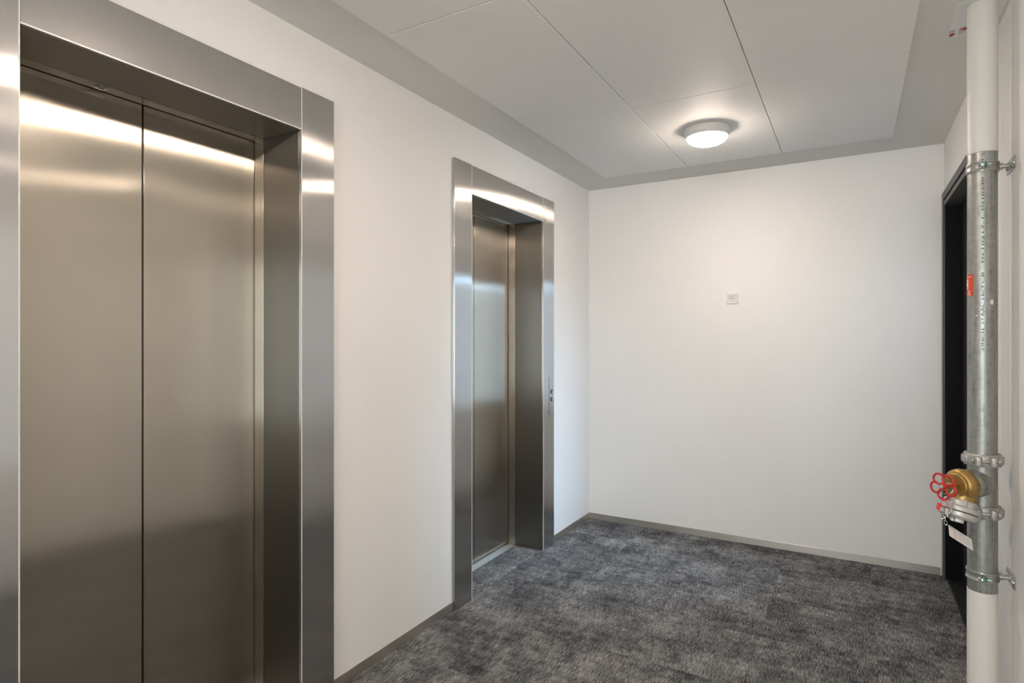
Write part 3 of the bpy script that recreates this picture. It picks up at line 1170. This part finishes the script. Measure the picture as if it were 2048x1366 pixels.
def link(p0, p1, flip, r=0.0011, w=0.0040):
    p0, p1 = Vector(p0), Vector(p1)
    d = (p1 - p0)
    L = d.length / 2
    d.normalize()
    s = VIEW.cross(d).normalized() if not flip else (VIEW + d.orthogonal() * 0.15).normalized()
    s = (s - d * s.dot(d)).normalized()
    c = (p0 + p1) / 2
    pts = []
    for i in range(16):
        a = 2 * math.pi * i / 16
        st = L - w
        pts.append(c + d * (w * math.sin(a) + math.copysign(max(st, 0), math.sin(a))) + s * (w * math.cos(a)))
    bm = bmesh.new()
    tube(bm, pts, r, 6, True)
    finish('chain_link', bm, M_CHROME, chain, True, 60)


path = [near(0.016, -0.026, 0.012), near(0.020, -0.040, 0.004), near(0.0215, -0.056, -0.002), near(0.0225, -0.072, -0.006), near(0.022, -0.088, -0.008),
        near(0.014, -0.104, -0.010), near(0.006, -0.092, -0.010)]
for i in range(len(path) - 1):
    d = (path[i + 1] - path[i]).normalized()
    link(path[i] - d * 0.0022, path[i + 1] + d * 0.0022, i % 2 == 1)
for i, (p, q, fl) in enumerate(((near(0.006, -0.086, -0.012), near(0.004, -0.106, -0.012), False), (near(0.0045, -0.102, -0.013), near(0.0065, -0.120, -0.013), True),
                                (near(0.005, -0.116, -0.013), near(0.010, -0.132, -0.012), False), (near(0.0, -0.094, -0.012), near(-0.0015, -0.112, -0.012), False))):
    link(p, q, fl)
bm = bmesh.new()
b2 = bmesh.new()
box(b2, -0.006, 0.006, -0.004, 0.004, -0.012, 0.012)
bevel(b2, 0.002, 1)
fm = Matrix((SIDE, VIEW, Vector((0, 0, 1)))).transposed().to_4x4()
fm.translation = near(0.0105, -0.084, -0.012)
bmesh.ops.transform(b2, matrix=fm, verts=b2.verts)
bm.free()
finish('chain_clip', b2, M_ZINC, chain, True, 35)

# red plastic seal: flag and wire loop
seal = tag(empty('seal_tag', near(-0.013, -0.070)), 'small red plastic seal tag looped under the handwheel', 'seal')
bm = bmesh.new()
b0 = near(-0.004, -0.049, -0.012)
loop = [near(-0.0065, -0.058, -0.012), near(-0.004, -0.050, -0.012), near(0.0, -0.0425, -0.010), near(0.007, -0.043, -0.008), near(0.012, -0.056, -0.014),
        near(0.0155, -0.074, -0.014), near(0.015, -0.088, -0.014), near(0.008, -0.086, -0.014), near(0.002, -0.074, -0.014), near(-0.003, -0.064, -0.013), near(-0.0065, -0.063, -0.012)]
tube(bm, loop, 0.0010, 6)
finish('loop', bm, M_REDPLASTIC, seal, True, 60)
fm = Matrix((SIDE, Vector((0, 0, 1)), VIEW)).transposed().to_4x4()
fm.translation = near(-0.012, -0.071, -0.012)
b2 = bmesh.new()
prism(b2, [(-0.0085, -0.006), (-0.001, -0.0165), (0.0055, -0.001), (0.0070, 0.010), (-0.0035, 0.0115)], -0.0011, 0.0011)
bevel(b2, 0.0006, 1)
bmesh.ops.transform(b2, matrix=fm @ Matrix.Rotation(0.0, 4, 'Z'), verts=b2.verts)
finish('flag', b2, M_REDPLASTIC, seal)
b2 = bmesh.new()
box(b2, -0.0055, 0.0075, 0.0095, 0.0125, -0.002, 0.002)
bevel(b2, 0.0008, 1)
bmesh.ops.transform(b2, matrix=fm, verts=b2.verts)
finish('clasp', b2, M_REDPLASTIC, seal)

# inspection card
ctl = near(0.0150, -0.1290, -0.016)
UPC = VIEW * 0.233 + Vector((0, 0, 0.972))
DPC = VIEW * 0.972 - Vector((0, 0, 0.233))
ex = SIDE * 0.069 - UPC * 0.041 + DPC * 0.045
ey = SIDE * 0.0055 - UPC * 0.0395 - DPC * 0.044
ex_l, ey_l = ex.length, ey.length
exn = ex.normalized()
eyn = (ey - exn * ey.dot(exn)).normalized()
en = exn.cross(eyn)
if en.dot(VIEW) > 0:
    en = -en
card = tag(empty('inspection_card', ctl), 'white printed inspection card hanging below the brass valve', 'card')
CW, CH = 0.0855, 0.054
fm = Matrix((exn, -eyn, en)).transposed().to_4x4()
fm.translation = ctl
pts = []
rr = 0.004
for cx_, cy_, a0 in ((CW - rr, -rr, 0), (rr, -rr, 90), (rr, -CH + rr, 180), (CW - rr, -CH + rr, 270)):
    for k in range(5):
        a = math.radians(a0 + 22.5 * k)
        pts.append((cx_ + rr * math.cos(a), cy_ + rr * math.sin(a)))
b2 = bmesh.new()
prism(b2, pts, -0.0004, 0.0004)
bmesh.ops.transform(b2, matrix=fm, verts=b2.verts)
finish('card_sheet', b2, M_CARD, card)


def card_fn(x0, y0):
    def fn(x, y, z):
        return fm @ Vector((x0 + x, y0 + y, 0.0006))
    return fn


place_mesh('card_title', text_mesh('FIRE CONTROL', 0.0066), M_INK, card_fn(0.0125, -0.0085), card)


def card_rects(name, rects, mat):
    bm = bmesh.new()
    for x0, x1, y0, y1 in rects:
        vv = [bm.verts.new(fm @ Vector((x, y, 0.0006))) for x, y in ((x0, y0), (x1, y0), (x1, y1), (x0, y1))]
        bm.faces.new(vv)
    finish(name, bm, mat, card)


card_rects('card_mark', [(0.005, 0.0105, -0.0085, -0.0038)], M_INK)
card_rects('card_lines', [(0.010, 0.030, -0.0135, -0.0122), (0.010, 0.026, -0.0160, -0.0148), (0.034, 0.060, -0.0135, -0.0122), (0.034, 0.055, -0.0160, -0.0148),
                          (0.062, 0.078, -0.0135, -0.0125), (0.066, 0.080, -0.020, -0.0190)], M_PINKINK)
card_rects('card_years', [(0.018, 0.026, -0.0222 - 0.0055 * k, -0.0195 - 0.0055 * k) for k in range(6)], M_PINKINK)
card_rects('card_grid', [(0.032, 0.080, -0.0228 - 0.004 * k, -0.0224 - 0.004 * k) for k in range(7)] +
           [(0.032 + 0.004 * k, 0.0323 + 0.004 * k, -0.047, -0.0224) for k in range(13)], M_PALEINK)

# ------------------------------------------------------------------ fire-seal label on the ceiling round the pipe
lz = ZC - 0.0012
lab = tag(empty('ceiling_label', (0.39, 2.81, ZC)), 'white paper label with red print on the ceiling by the riser pipe', 'label')
LX0, LXX, LYY0, LYY1 = 0.3255, 0.478, 2.667, 2.949
boxes('label_sheet', [(LX0, LXX, LYY0, LYY1, lz, ZC - 0.0002)], M_LABEL, lab)


def lab_poly(name, polys, mat, drop=0.0004):
    bm = bmesh.new()
    for poly in polys:
        bm.faces.new([bm.verts.new((LX0 + x, LYY1 - y, lz - drop)) for x, y in poly])
    finish(name, bm, mat, lab)


lab_poly('label_arrow', [[(0.006, 0.004), (0.020, 0.012), (0.028, 0.030), (0.019, 0.038), (0.004, 0.034), (0.010, 0.022)]], M_REDINK)
lab_poly('label_arrow_line', [[(0.012, 0.018), (0.014, 0.018), (0.020, 0.030), (0.018, 0.030)]], M_LABEL)
lab_poly('label_text', [[(0.004 + 0.0042 * k, 0.044), (0.0058 + 0.0042 * k, 0.044), (0.0058 + 0.0042 * k, 0.070 - 0.006 * (k % 2)), (0.004 + 0.0042 * k, 0.070 - 0.006 * (k % 2))] for k in range(5)] +
         [[(0.036 + 0.005 * k, 0.012), (0.0375 + 0.005 * k, 0.012), (0.0375 + 0.005 * k, 0.078), (0.036 + 0.005 * k, 0.078)] for k in range(4)] +
         [[(0.062 + 0.02 * k, 0.016), (0.064 + 0.02 * k, 0.016), (0.066 + 0.02 * k, 0.028), (0.064 + 0.02 * k, 0.028)] for k in range(3)], M_GREYINK)
lab_poly('label_flame', [[(0.034, 0.056), (0.060, 0.046), (0.095, 0.036), (0.120, 0.050), (0.105, 0.110), (0.075, 0.096), (0.052, 0.070)]], M_REDINK, 0.0007)
lab_poly('label_figure', [[(0.066, 0.040), (0.072, 0.044), (0.086, 0.092), (0.078, 0.092)], [(0.052, 0.038), (0.072, 0.040), (0.072, 0.043), (0.052, 0.041)]], M_GREYINK, 0.0010)
